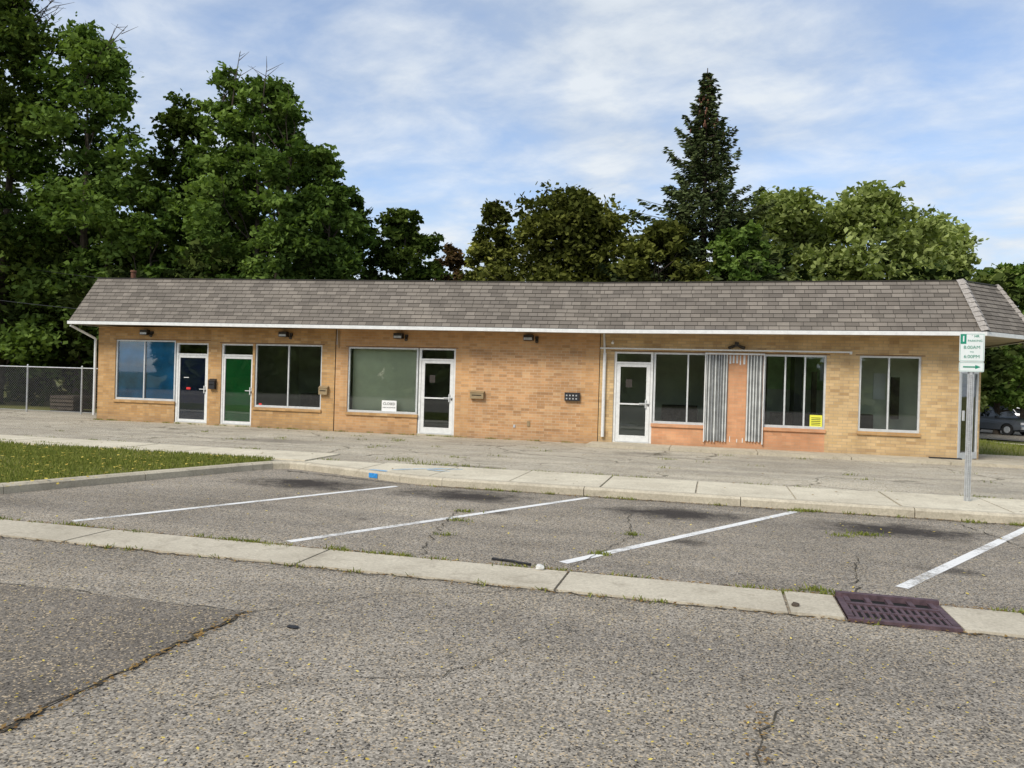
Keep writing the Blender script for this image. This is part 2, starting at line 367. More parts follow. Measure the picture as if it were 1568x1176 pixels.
def make_spruce(name,x,y,h,R,seed=3):
    rng=np.random.default_rng(seed); rnd=random.Random(seed)
    z0=tz(x,y)-.1; root=empty(name,(x,y,z0)); H=h-z0
    b=MB(); b.tube([(0,0,0),(0.05,0,H*.5),(0,0,H)],[.28,.15,.02],8,'bark')
    C=[];A=[];T=[];S=[]
    z=2.6
    while z<H-.1:
        t=(z-1.6)/(H-1.6)
        Lm=R*min(1.0,(1-t)*1.36)**1.02*(1-.12*math.sin(t*31))+.10
        nb=int(10+5*(1-t))
        a0=rnd.uniform(0,6.28)
        for k in range(nb):
            a=a0+k*6.283/nb+rnd.uniform(-.28,.28); Ln=Lm*rnd.uniform(.5,1.18); tn=rnd.uniform(.05,.95)
            dirv=np.array([math.cos(a),math.sin(a),0]); rise=rnd.uniform(.15,.4) if t>.65 else rnd.uniform(-.05,.22)
            m=int(Ln*40)+8
            f=rng.uniform(.12,1,m)**.75
            wdt=.16*Ln*(1.08-f)+.06
            side=rng.normal(size=m)*wdt
            perp=np.array([-dirv[1],dirv[0],0])
            drop=-.24*Ln*f*(1-f)*2+rise*Ln*f*f - np.abs(rng.normal(size=m))*.13
            p=dirv*(Ln*f)[:,None]+perp*side[:,None]; p[:,2]+=z+drop
            C.append(p); ax=dirv[None,:]+perp[None,:]*(np.sign(side)*.7)[:,None]; ax=ax+rng.normal(size=(m,3))*.3; ax[:,2]-=.25; A.append(ax)
            T.append(np.full(m,tn)+rng.uniform(-.2,.2,m)); S.append(np.full(m,.12+.05*(1-t)))
            b.tube([(0,0,z),tuple(dirv*Ln*.5+np.array([0,0,z-.08*Ln])),tuple(dirv*Ln*.95+np.array([0,0,z+rise*Ln*.9-.05]))],[.04,.025,.006],4,'bark')
        z+=.35+.28*(1-t)*rnd.uniform(.7,1.3)
    C=np.concatenate(C);A=np.concatenate(A);T=np.concatenate(T);S=np.concatenate(S)
    A/=np.linalg.norm(A,axis=1)[:,None]; r=rng.normal(size=C.shape); B=np.cross(A,r); B/=np.linalg.norm(B,axis=1)[:,None]
    s=(S*rng.uniform(.7,1.4,len(C)))[:,None]
    P=np.stack([C-A*s,C-B*s*.36,C+A*s,C+B*s*.36],axis=1)
    np_quads('needles',P,FOL['spruce'],T,root)
    for i in range(110):
        a=rnd.uniform(0,6.28); zz=H-rnd.uniform(.3,3.4); rr=(H-zz)*.26*rnd.uniform(.4,1.1)
        b.cyl((rr*math.cos(a),rr*math.sin(a),zz),(rr*math.cos(a)*1.05,rr*math.sin(a)*1.05,zz-.2),.045,.03,5,'rust')
    b.build('trunk',root); return root

T=make_tree
T('deciduous_tree',-14.0,8.6,20.4,4.8,2.0,'dark',42000,90,.150,1,bare=9,loose=1.15)
T('deciduous_tree',-10.0,9.6,18.6,3.8,1.5,'mid',34000,75,.145,2,loose=1.15,bare=4)
T('deciduous_tree',-8.2,14.5,16.6,3.5,1.5,'dark',26000,65,.155,3)
T('deciduous_tree',-5.2,14.5,13.4,3.0,1.5,'dark',22000,55,.15,31)
T('deciduous_tree',-5.9,9.8,10.4,2.6,1.5,'mid',18000,45,.14,32)
T('tall_airy_tree',-3.6,11.4,16.6,2.0,6,'mid',11000,40,.135,42,rc=.36,loose=1.1,bare=3)
T('tall_airy_tree',-1.4,11.6,16.0,3.7,2.5,'mid',38000,85,.135,4,rc=.26,loose=1.1,multi=2,bare=2)
T('deciduous_tree',1.2,12.6,12.9,2.6,3.0,'mid',21000,55,.135,5,loose=1.1)
T('deciduous_tree',-.2,17.0,12.0,3.2,3.0,'dark',18000,50,.15,51)
T('deciduous_tree',3.1,17.8,11.0,2.8,3.0,'dark',20000,50,.15,6)
T('deciduous_tree',4.8,21.3,9.5,2.0,3.0,'brown',8000,34,.15,7)
T('distant_tree',1.8,36.2,12.4,2.7,3,'yellow',8000,35,.22,8)
T('deciduous_tree',12.2,18.3,11.8,4.7,2.6,'olive',38000,85,.15,9,top_taper=.35)
T('deciduous_tree',8.1,18.4,11.3,1.8,2.6,'olive',11000,40,.14,91,rc=.38)
make_spruce('spruce_tree',18.9,17.0,16.9,4.3)
T('deciduous_tree',17.2,14.4,9.2,2.9,2.6,'olive',16000,50,.14,11)
T('deciduous_tree',20.6,14.6,8.9,2.3,2.6,'mid',11000,40,.14,111)
T('deciduous_tree',22.9,24.3,12.9,4.1,2.6,'light',28000,70,.17,12,top_taper=.4)
T('deciduous_tree',27.6,25.5,13.4,4.7,2.6,'light',34000,80,.17,13,top_taper=.4)
T('deciduous_tree',32.5,29.8,12.2,3.6,2.0,'light',22000,60,.17,14,top_taper=.6)
T('deciduous_tree',36.8,33.5,10.0,2.9,2.2,'mid',15000,50,.17,141)
T('deciduous_tree',41.0,41.5,11.2,3.6,2.2,'mid',15000,50,.2,15)
T('deciduous_tree',47.0,43.0,11.5,4.0,2.2,'olive',15000,50,.2,16)

def mass(name,regions,fol,n,leaf,seed):
    global RNG
    RNG=np.random.default_rng(seed); C=[];T_=[]
    per=n//sum(r[-1] for r in regions)
    for (x0,x1,y0,y1,z0,z1,k) in regions:
        for i in range(k):
            x=RNG.uniform(x0,x1);y=RNG.uniform(y0,y1);g=tz(x,y); z=g+RNG.uniform(z0,z1); r=RNG.uniform(.8,1.7)*(leaf/.22)**.5
            d=RNG.normal(size=(per,3)); d/=np.linalg.norm(d,axis=1)[:,None]
            sub=RNG.normal(size=(12,3)); sub/=np.linalg.norm(sub,axis=1)[:,None]
            idx=RNG.integers(0,12,per)
            p=sub[idx]*r*RNG.uniform(.7,1.1,(per,1))+d*.3*r*RNG.uniform(0,1,(per,1)); p+=np.array([x,y,z]); p[:,2]=np.maximum(p[:,2],g)
            C.append(p); T_.append(np.full(per,RNG.uniform(.1,.8))+RNG.uniform(-.2,.2,per))
    return np_quads(name,leaf_quads(np.concatenate(C),leaf),FOL[fol],np.concatenate(T_))
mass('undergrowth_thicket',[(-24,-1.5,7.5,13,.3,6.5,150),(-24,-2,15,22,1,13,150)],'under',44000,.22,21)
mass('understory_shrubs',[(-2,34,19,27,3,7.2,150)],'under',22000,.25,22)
mass('distant_trees',[(28,100,66,84,0,9,190),(-70,-22,18,40,1,14,110)],'olive',36000,.5,23)
mass('trees_across_street',[(-40,80,-56,-48,0,3,180),(-40,-2,-58,-50,3,8,90),(8,26,-58,-50,3,8,60),(34,80,-58,-50,2,7,100)],'light',26000,.95,24)

# ------------------------------------------------------------------ ground
def grid(name,xs,ys,zf,mat):
    v=[(x,y,zf(x,y)) for y in ys for x in xs]; nx=len(xs)
    f=[(j*nx+i,j*nx+i+1,(j+1)*nx+i+1,(j+1)*nx+i) for j in range(len(ys)-1) for i in range(nx-1)]
    me=bpy.data.meshes.new(name); me.from_pydata(v,[],f); me.materials.append(M[mat]); o=bpy.data.objects.new(name,me); return link(o)
grid('ground',[-900,-200,-60]+list(np.arange(-20,70,3.0))+[120,300,900],[-900,-200,-60]+list(np.arange(-15,80,3.0))+[150,400,1200],lambda x,y:tz(x,y),'grass')
b=MB(); b.face([(-300,-42,-.15),(300,-42,-.15),(300,-8.0,-.15),(-300,-8.0,-.15)],'asphalt'); 
b.build('street')
b=MB(); b.face([(-60,-30,-.1445),(16.4,-30,-.1445),(16.4,-16.12,-.1445),(-60,-16.12,-.1445)],'asphalt_patch'); b.build('street_patch')
grid('side_street',list(np.arange(27,130,3.0)),list(np.arange(26,62,3.0)),lambda x,y:tz(x,y)+.04,'asphalt')
grid('side_sidewalk',list(np.arange(27,90,3.0)),[20.4,21.2,22.2],lambda x,y:tz(x,y)+.05,'concrete')

b=MB(); b.face([(-60,-7.9,-.05),(11.7,-8.0,-.05),(14.98,-9.0,-.05),(60,-9.05,-.05),(60,-3.0,-.05),(29.5,-3.0,-.05),(29.5,3,-.05),(0,3,-.05),(-60,3,-.05)],'apron')
b.build('parking_apron')

path=[(-60,-13.95),(-30,-13.95),(0,-13.95),(8.4,-13.95),(9.1,-13.85),(9.65,-13.55),(10.0,-13.1),(10.25,-12.6),(11.62,-8.75),(11.8,-8.38),(12.05,-8.22),(12.4,-8.28),(14.6,-9.02),(14.98,-9.12),(15.4,-9.17),(60,-9.2)]
def resample(path,step):
    out=[Vector(path[0])];
    for a,c in zip(path[:-1],path[1:]):
        a=Vector(a);c=Vector(c);n=max(1,int((c-a).length/step+.5))
        for i in range(1,n+1): out.append(a.lerp(c,i/n))
    return out
pp=resample(path,2.4)
def offs(pts,d):
    o=[]
    for i,p in enumerate(pts):
        a=pts[max(0,i-1)];c=pts[min(len(pts)-1,i+1)]; t=(c-a).normalized(); o.append(p+Vector((-t.y,t.x))*d)
    return o
b=MB(); p0=offs(pp,0);p1=offs(pp,.045);p2=offs(pp,.17)
for i in range(len(pp)-1):
    g=.006; f0=g/(pp[i+1]-pp[i]).length if (pp[i+1]-pp[i]).length>1.2 else 0
    A=[q[i].lerp(q[i+1],f0) for q in (p0,p1,p2)]; B=[q[i].lerp(q[i+1],1-f0) for q in (p0,p1,p2)]
    a=[(A[0].x,A[0].y,-.16),(A[0].x+0,A[0].y,-.05),(A[1].x,A[1].y,-.018),(A[2].x,A[2].y,-.018),(A[2].x,A[2].y,-.16)]
    c=[(B[0].x,B[0].y,-.16),(B[0].x+0,B[0].y,-.05),(B[1].x,B[1].y,-.018),(B[2].x,B[2].y,-.018),(B[2].x,B[2].y,-.16)]
    for k in range(4): b.face([a[k],c[k],c[k+1],a[k+1]],'curb')
    if f0: b.face(a,'curb'); b.face(c[::-1],'curb')
b.build('curb')
b=MB(); x=12.2
def frontY(x): return -8.06-(x-12.2)*.31 if x<14.9 else -9.02
while x<45:
    w=1.45*random.uniform(.97,1.03); g=.014; x1=x+w
    dz=random.uniform(-.006,.006)
    yb=-7.35 if x>13 else -7.5
    b.prism([(x+g,frontY(x+g)),(x1-g,frontY(x1-g)),(x1-g,yb),(x+g,yb)],-.10,-.026+dz,'concrete'); x=x1
x=12.1
while x>-40:
    w=1.5; g=.012; b.prism([(x-w+g,-7.75),(x-g,-7.75),(x-g,-6.3),(x-w+g,-6.3)],-.10,-.030+random.uniform(-.005,.005),'concrete'); x-=w
b.build('sidewalk')
b=MB(); xs=[-40]+[k*2.2 for k in range(-17,4)]+[8.6,10.9,13.4,16.0,18.43,20.29,20.70]
for a,c in zip(xs[:-1],xs[1:]): b.box(a+.012,c-.012,-14.73,-14.09,-.19,-.128+random.uniform(-.004,.004),'gutter')
xs=[21.5,22.1,24.3,26.5,28.7,31,33.2,35.4,60]
for a,c in zip(xs[:-1],xs[1:]): b.box(a+.012,c-.012,-14.73,-14.09,-.19,-.128+random.uniform(-.004,.004),'gutter')
b.build('gutter_strip')
root=empty('storm_drain',(21.1,-14.41,-.13))
b=MB(); b.box(-.39,.39,-.33,.33,-.012,-.0005,'dark')
b.box(-.39,.39,-.36,-.30,-.05,.010,'iron'); b.box(-.39,.39,.27,.33,-.05,.045,'iron'); b.box(-.39,-.34,-.30,.27,-.05,.014,'iron'); b.box(.34,.39,-.30,.27,-.05,.014,'iron')
b.box(-.34,.34,.06,.11,-.05,.018,'iron')
for i in range(5): xx=-.34+i*.16; b.box(xx,xx+.04,.11,.27,-.05,.024,'iron')
for i in range(13): xx=-.325+i*.053; b.box(xx,xx+.024,-.30,.06,-.05,.011,'iron')
b.box(-.34,.34,-.13,-.10,-.05,.0125,'iron')
b.build('grate',root)

b=MB()
for (x0,y0,x1,y1) in [(12.6,-13.8,14.75,-9.5),(15.4,-13.85,17.85,-9.35),(18.3,-13.7,20.85,-9.35),(21.35,-13.5,23.8,-9.35),(24.3,-13.6,26.75,-9.35),(27.2,-13.6,29.7,-9.35),(30.2,-13.6,32.7,-9.35)]:
    d=Vector((x1-x0,y1-y0)).normalized(); n=Vector((-d.y,d.x))*.055
    b.face([(x0-n.x,y0-n.y,-.146),(x0+n.x,y0+n.y,-.146),(x1+n.x,y1+n.y,-.146),(x1-n.x,y1-n.y,-.146)],'line')
b.build('parking_lines')

M['crack']=plain('crack_dirt',(.055,.045,.030),.95,var=.5,scale=20)
def crack(b,pts,w,z,seed):
    r=random.Random(seed); P=[]
    for a,c in zip(pts[:-1],pts[1:]):
        a=Vector(a);c=Vector(c);n=max(2,int((c-a).length/.09)); t=(c-a).normalized(); nn=Vector((-t.y,t.x))
        for i in range(n): P.append(a.lerp(c,i/n)+nn*r.gauss(0,.022))
    P.append(Vector(pts[-1]))
    for p,q in zip(P[:-1],P[1:]):
        t=(q-p).normalized(); n=Vector((-t.y,t.x)); w0=w*r.uniform(.3,1.2)
        b.face([(p.x-n.x*w0,p.y-n.y*w0,z),(q.x-n.x*w0,q.y-n.y*w0,z),(q.x+n.x*w0*.8,q.y+n.y*w0*.8,z),(p.x+n.x*w0*.8,p.y+n.y*w0*.8,z)],'crack')
b=MB()
CR=[([(16.4,-11.2),(16.6,-12.6),(16.9,-13.9)],.007),([(18.6,-10.6),(18.8,-12.1),(18.4,-13.9)],.006),([(21.2,-12.2),(20.9,-14)],.007),([(22.9,-9.5),(23.3,-11.5),(23.2,-14)],.008),
 ([(17.1,-17.5),(17.6,-17.0),(18.2,-16.8),(18.5,-16.0)],.004),([(19.85,-18.2),(19.95,-16.95),(20.1,-16.6)],.005),([(16.42,-20),(16.4,-16.1)],.014),([(16.4,-16.1),(8,-16.14)],.006),
 ([(10,-14.76),(30,-14.76)],.010),([(10,-14.05),(30,-14.06)],.012),([(16.4,-16.1),(17.2,-15.3),(18.2,-14.8)],.004),([(21.4,-17.2),(21.8,-16.2),(22.9,-15.4)],.005)]
for i,(p,w) in enumerate(CR): crack(b,p,w,-.1395-.0004*i,i)
crack(b,[(12.2,-8.55),(14.9,-9.3)],.02,-.1385,77); crack(b,[(15.3,-9.24),(34,-9.27)],.02,-.1382,78)
b.build('pavement_cracks')

# ------------------------------------------------------------------ grass, weeds and leaf litter
def blades(name,XY,z,hgt,mat,seed,spread=.6):
    rng=np.random.default_rng(seed); n=len(XY)
    a=rng.uniform(0,6.283,n); h=hgt*rng.uniform(.4,1.3,n); w=.006+hgt*.05
    base=np.column_stack([XY,np.full(n,z) if np.isscalar(z) else z])
    d=np.column_stack([np.cos(a),np.sin(a),np.zeros(n)]); l=rng.normal(size=(n,3))*spread*.5; l[:,2]=1; tip=base+l*h[:,None]
    P=np.stack([base-d*w,base+d*w,tip+d*w*.25,tip-d*w*.25],axis=1)
    return np_quads(name,P,FOL[mat],rng.beta(2,2,n))
lawn=[(-60,-7.85),(11.55,-7.95),(11.62,-8.35),(11.46,-8.8),(10.1,-12.65),(9.85,-13.1),(9.5,-13.45),(9.05,-13.7),(8.4,-13.79),(-60,-13.79)]
b=MB(); b.face([(p[0],p[1],-.03) for p in reversed(lawn)],'grass'); b.build('lawn')
rng=np.random.default_rng(5)
n=60000; X=rng.uniform(3,11.5,n); Y=rng.uniform(-13.75,-7.8,n)
xm=np.interp(Y,[-13.8,-13.1,-12.65,-8.8,-7.9],[8.6,9.85,10.1,11.44,11.6]); k=X<xm-.02
X=X[k];Y=Y[k]; pat=(np.sin(X*2.1+np.sin(Y*1.7)*2)+np.sin(Y*3.1+X*.7))*.25+.6
k=rng.uniform(0,1,len(X))<np.clip(pat+.25,0.15,1); blades('lawn_grass_blades',np.column_stack([X[k],Y[k]]),-.03,.050,'blade',6)
n=9000; X=rng.uniform(26.5,45,n); Y=rng.uniform(4,20,n); z=np.array([tz(a,c) for a,c in zip(X,Y)]); blades('side_lawn_grass_blades',np.column_stack([X,Y]),z,.12,'blade',7)
W=[]
def tuft(x,y,n,r): W.append(np.column_stack([rng.normal(x,r,n),rng.normal(y,r*.45,n)]))
for x,y,n_,r in [(16.5,-11.35,60,.07),(16.65,-12.0,60,.08),(16.8,-12.9,40,.06),(21.5,-10.9,110,.12),(21.2,-11.1,50,.08),(18.8,-12.05,60,.06),(18.6,-13.2,60,.06),(23.2,-12.0,80,.08),(23.3,-13.0,80,.08),(23.1,-9.3,60,.08),(20.9,-9.3,80,.10),(20.6,-13.9,80,.08)]: tuft(x,y,n_,r)
for i in range(75): tuft(rng.uniform(10.5,27),-14.05+rng.normal()*.02,rng.integers(8,45),.07)
for i in range(22): tuft(rng.uniform(10.5,27),-14.77,rng.integers(5,20),.06)
for i in range(34): tuft(rng.uniform(15,27),-9.27,rng.integers(8,30),.06)
W1=np.concatenate(W); blades('pavement_weeds',W1,-.145,.035,'blade',8,1.2)
W=[]
for i in range(60): tuft(rng.uniform(0,16),rng.choice([-.06,-.08]),rng.integers(5,25),.07)
for i in range(60):
    x=rng.uniform(0,29); tuft(x,rng.choice([-7.33,-7.33,-6.28 if x<12 else -7.3]),rng.integers(8,36),.10)
for i in range(30): 
    x=rng.uniform(2,28); y=rng.uniform(-6,-1.3); tuft(x,y,rng.integers(6,26),.10)
for i in range(9): tuft(rng.uniform(13.2,15.4),rng.uniform(-7.2,-5.5),30,.15)
blades('apron_weeds',np.concatenate(W),-.05,.045,'blade',9,1.0)
def litter(name,X,Y,z,size,mat,seed):
    global RNG
    RNG=np.random.default_rng(seed); C=np.column_stack([X,Y,np.full(len(X),z) if np.isscalar(z) else z])
    P=leaf_quads(C,size,updown=6); np_quads(name,P,FOL[mat],RNG.beta(1.6,1.6,len(X)))
n=3000; litter('fallen_leaves',rng.uniform(13,24.5,n),-14.9-5.2*rng.uniform(0,1,n)**.7,-.134,.010,'litter',1)
n=350; litter('fallen_leaves',rng.uniform(11,26,n),rng.uniform(-14,-9.3,n),-.138,.016,'litter',2)
X=np.concatenate([rng.uniform(10,27,1700),rng.uniform(10,27,700),rng.uniform(15,27,800),rng.normal(16.42,.03,260),rng.normal(19.95,.03,60)])
Y=np.concatenate([rng.normal(-14.06,.035,1700),rng.normal(-14.79,.03,700),rng.normal(-9.29,.04,800),rng.uniform(-19.5,-16.1,260),rng.uniform(-17.7,-16.6,60)])
litter('curb_leaf_litter',X,Y,-.134,.015,'litterb',3)
n=900; litter('fallen_leaves',rng.uniform(3,11,n),rng.uniform(-13.6,-7.9,n),.01,.03,'litter',4)
n=300; litter('fallen_leaves',rng.uniform(0,28,n),rng.uniform(-9,-.2,n),-.018,.025,'litterb',5)

b=MB(); P=[(0,0),(.12,.012),(.25,.0),(.42,-.02)]
for a,c in zip(P[:-1],P[1:]): b.box(a[0],c[0]+.0,a[1]-.012,a[1]+.022,.0,.018+.004*a[0],'black')
o=b.build('broken_bumper_strip'); o.location=(17.62,-13.83,-.147); o.rotation_euler=(0,0,-.25)
def rock(name,loc,s,mat,seed):
    r=random.Random(seed); bm=bmesh.new(); bmesh.ops.create_icosphere(bm,subdivisions=2,radius=1)
    for v in bm.verts: v.co*=r.uniform(.75,1.15); v.co=Vector((v.co.x*s[0],v.co.y*s[1],v.co.z*s[2]))
    me=bpy.data.meshes.new(name); bm.to_mesh(me); bm.free(); me.materials.append(M[mat]); o=bpy.data.objects.new(name,me); o.location=loc; link(o)
rock('concrete_chunk',(18.16,-14.12,-.11),(.045,.035,.028),'stonew',1)
rock('pebble',(16.9,-16.3,-.14),(.05,.03,.006),'black',2); rock('pebble',(20.35,-14.55,-.115),(.03,.03,.02),'bark',3)
b=MB()
b.face([(13.85,-8.67,-.0125),(14.25,-8.80,-.0125),(14.22,-8.66,-.0125),(13.95,-8.56,-.0125)],'bluefaint')
b.face([(13.93,-8.808,-.13),(14.12,-8.872,-.13),(14.12,-8.868,-.05),(13.93,-8.804,-.05)],'bluepaint')
zi=0
for (x0,y0,x1,y1) in [(14.2,-8.45,14.75,-7.95),(14.75,-7.95,15.3,-7.80),(14.75,-8.15,15.2,-8.22)]:
    zi+=.0006; d=Vector((x1-x0,y1-y0)).normalized(); n_=Vector((-d.y,d.x))*.04
    b.face([(x0-n_.x,y0-n_.y,-.0165+zi),(x1-n_.x,y1-n_.y,-.0165+zi),(x1+n_.x,y1+n_.y,-.0165+zi),(x0+n_.x,y0+n_.y,-.0165+zi)],'bluefaint')
b.build('utility_paint_marks')

# ------------------------------------------------------------------ building
BLD=empty('brick_storefront_building')
ops=[(.68,2.98,.65,2.6),(2.98,4.19,0,2.53),(4.66,5.78,0,2.53),(5.86,8.16,.58,2.54),(9.02,11.28,.55,2.5),(11.28,12.43,0,2.5),
     (17.0,18.05,.03,2.5),(18.05,19.45,.58,2.5),(20.9,22.42,.6,2.5),(23.2,24.62,.6,2.51)]
def wmat(x0,x1,z1):
    m=(x0+x1)/2
    if m<8.61: return 'brick_tan'
    if 13.0<m<16.0: return 'brick_infill'
    if m<16.6: return 'brick_warm'
    if z1<.7 and 18<m<22.45: return 'brick_pink'
    return 'brick_yellow'
b=MB(); ZB,ZT=-.14,3.02
cuts=[0,.68,2.98,4.19,4.66,5.78,5.86,8.16,8.595,8.625,9.02,11.28,12.43,12.9,16.1,16.59,16.61,17.0,18.05,19.45,20.9,22.42,23.2,24.62,25.45]
for a,c in zip(cuts[:-1],cuts[1:]):
    if abs(c-a)<.035:
        b.box(a,c,.012,.2,ZB,ZT,'dark'); continue
    op=[o for o in ops if o[0]<=a+.001 and o[1]>=c-.001]
    if not op: 
        if abs(a-19.45)<.01: b.box(a,c,0,.2,ZB,2.52,'brick_pink'); b.box(a,c,0,.2,2.52,ZT,'brick_yellow')
        elif abs(a-12.9)<.01: b.box(a,c,0,.2,ZB,2.5,'brick_infill'); b.box(a,c,0,.2,2.5,ZT,'brick_warm')
        else: b.box(a,c,0,.2,ZB,ZT,wmat(a,c,9))
    else:
        o=op[0]
        if o[2]>.1: b.box(a,c,0,.2,ZB,o[2],wmat(a,c,o[2]))
        else: b.box(a,c,0,.2,ZB,o[2],'curb')
        b.box(a,c,0,.2,o[3],ZT,wmat(a,c,9))
def wallseg(p,q,th,z0,z1,mat):
    p=Vector(p);q=Vector(q);t=(q-p).normalized();n=Vector((-t.y,t.x))*th
    b.prism([(p.x,p.y),(q.x,q.y),(q.x+n.x,q.y+n.y),(p.x+n.x,p.y+n.y)],z0,z1,mat)
b.box(25.45,25.47,.0,.2,ZB,ZT,'brick_yellow')
wallseg((25.47,.0),(25.52,.05),.18,ZB,ZT,'white')
wallseg((26.09,.62),(26.14,.67),.18,ZB,ZT,'brick_yellow')
wallseg((25.52,.05),(26.09,.62),.18,2.5,ZT,'brick_yellow')
b.box(25.95,26.14,.67,2.2,ZB,ZT,'brick_yellow'); b.box(25.95,26.14,2.2,5.2,ZB,.6,'brick_yellow'); b.box(25.95,26.14,2.2,5.2,2.5,ZT,'brick_yellow'); b.box(25.95,26.14,5.2,9,ZB,ZT,'brick_yellow')
b.box(0,.2,.2,9,ZB,ZT,'brick_tan'); b.box(.2,25.95,8.8,9,ZB,ZT,'brick_tan')
b.build('brick_walls',BLD)

b=MB()
for o in ops:
    if o[2]>.3: b.box(o[0]-.02,o[1]+.02,-.045,.03,o[2]-.085,o[2]-.003,'brick_pink' if 18<o[0]<22 else 'brick_tan'); b.box(o[0],o[1],.03,.10,o[2],o[2]+.015,'alu')
b.build('window_sills',BLD)
b=MB()
for (a,c,z) in [(.60,4.27,2.605),(4.6,8.24,2.545),(8.95,12.5,2.505),(16.9,19.5,2.505),(20.85,22.5,2.505),(23.1,24.7,2.515)]: b.box(a,c,-.006,.0,z,z+.018,'rust')
b.build('steel_lintels',BLD)

def frame(b,x0,x1,z0,z1,mull=(),bars=(),w=.05,y0=.035,y1=.10,mat='alu'):
    b.box(x0,x0+w,y0,y1,z0,z1,mat); b.box(x1-w,x1,y0,y1,z0,z1,mat)
    b.box(x0+w,x1-w,y0,y1,z0,z0+w,mat); b.box(x0+w,x1-w,y0,y1,z1-w,z1,mat)
    for m_ in mull: b.box(m_-.02,m_+.02,y0+.003,y1-.003,z0+w,z1-w,mat)
    for h in bars: b.box(x0+w,x1-w,y0+.004,y1-.004,h-.02,h+.02,mat)
def glassq(b,x0,x1,z0,z1,y=.07): b.face([(x0,y,z0),(x1,y,z0),(x1,y,z1),(x0,y,z1)],'glass')
def window(name,x0,x1,z0,z1,mull,bars=()):
    b=MB(); frame(b,x0,x1,z0+.016,z1,mull,bars); glassq(b,x0+.03,x1-.03,z0+.03,z1-.03); return b.build(name,BLD)
window('shop_window',.68,2.96,.65,2.6,(1.77,))
window('shop_window',5.86,8.16,.58,2.54,(7.01,))
window('shop_window',9.02,11.26,.55,2.5,())
window('shop_window',18.07,19.45,.58,2.5,(18.97,))
window('shop_window',20.9,22.42,.6,2.5,(21.43,21.91))
window('shop_window',23.2,24.62,.6,2.51,(23.89,))
def door(name,x0,x1,z0,z1,kind):
    b=MB(); w=.065; zt=z0+2.13+w; y0=.03;y1=.12
    b.box(x0,x0+w,y0,y1,z0,z1,'white'); b.box(x1-w,x1,y0,y1,z0,z1,'white')
    b.box(x0+w,x1-w,y0,y1,z1-.05,z1,'white'); b.box(x0+w,x1-w,y0,y1,zt-.05,zt+.0,'white')
    b.box(x0+w,x1-w,y0-.02,y1,z0,z0+.02,'alu')
    glassq(b,x0+w,x1-w,zt,z1-.05,.075)
    a,c=x0+w+.008,x1-w-.008; d0,d1=.04,.085; zb=z0+.025; zz=zt-.055
    fm='white'
    s=.055 if kind in('navy','green') else .10
    b.box(a,a+s,d0,d1,zb,zz,fm); b.box(c-s,c,d0,d1,zb,zz,fm); b.box(a+s,c-s,d0,d1,zb,zb+.17 if kind not in('navy','green') else zb+.08,fm); b.box(a+s,c-s,d0,d1,zz-.08,zz,fm)
    glassq(b,a+s,c-s,zb+.08,zz-.08,.06)
    if kind=='green': b.box(a+s,c-s,.09,.10,zb+.06,zz-.06,'green')
    if kind=='navy':
        b.box(a+s,c-s,.09,.10,zb+.06,zz-.06,'navy'); b.box(a+.30,a+.45,.052,.056,z0+1.05,z0+1.12,'red'); b.box(a+.20,a+.38,.052,.056,z0+1.42,z0+1.44,'paper')
    if kind=='glass': b.box(a+s,c-s,.03,.05,z0+1.03,z0+1.07,'white'); b.box(a+.25,a+.42,.052,.056,z0+1.5,z0+1.72,'bronze')
    b.box(c-s-.18,c-.01,.005,.02,z0+1.06,z0+1.085,'alu'); b.box(c-s-.02,c-s+.01,.0,.038,z0+.95,z0+1.18,'alu'); b.box(c-.05,c-.02,.025,.039,z0+1.0,z0+1.06,'bronze')
    return b.build(name,BLD)
door('storefront_door',3.0,4.19,0,2.53,'navy')
door('storefront_door',4.66,5.84,0,2.53,'green')
door('storefront_door',11.30,12.43,0,2.5,'glass')
door('storefront_door',17.0,18.05,.03,2.5,'glass')
b=MB()
b.box(0,.06,0,.06,0,2.5,'alu'); b.box(.746,.806,0,.06,0,2.5,'alu'); b.box(.06,.746,0,.06,2.12,2.18,'alu'); b.box(.06,.746,0,.06,2.44,2.5,'alu'); b.box(.06,.746,0,.06,0,.16,'alu')
b.face([(.06,.03,.16),(.746,.03,.16),(.746,.03,2.44),(.06,.03,2.44)],'glass'); b.box(.10,.16,-.03,0,.95,1.2,'alu')
ob=b.build('corner_door',BLD); ob.location=(25.52,.06,0); ob.rotation_euler=(0,0,math.radians(45))

b=MB()
b.box(.2,25.9,.2,8.8,-.08,0.005,'intfloor'); b.box(.2,25.9,.2,8.8,2.9,2.98,'drywall')
for u,m in [(4.35,'drywall'),(8.6,'drywall'),(16.6,'drywall'),(14.0,'drywall')]: b.box(u,u+.12,.2,8.8,.005,2.9,m)
b.box(.2,8.6,5.0,5.1,.005,2.9,'drywall'); b.box(8.72,14,4.2,4.3,.005,2.9,'drywall')
b.box(16.72,20.4,3.4,3.5,.005,2.9,'drywall'); b.box(22.8,25.9,1.5,1.6,.005,2.9,'drywall'); b.box(20.4,20.5,1.2,8.8,.005,2.9,'drywall')
b.box(20.5,22.8,2.4,2.5,1.6,2.9,'intgreen'); b.box(20.5,22.8,2.36,2.5,.005,1.6,'drywall')
b.box(21.75,21.95,1.0,2.2,.005,2.9,'black'); b.box(21.2,22.6,1.4,1.9,.005,.95,'bark'); b.box(20.95,21.05,.9,1.6,.005,2.9,'bark'); b.box(22.2,22.32,1.0,1.2,.005,2.1,'bark')
b.box(23.8,24.1,1.47,1.49,1.4,2.1,'paper'); b.box(24.15,24.35,1.0,1.1,.9,2.0,'bark'); b.box(23.3,23.7,.8,1.3,.005,1.0,'bark')
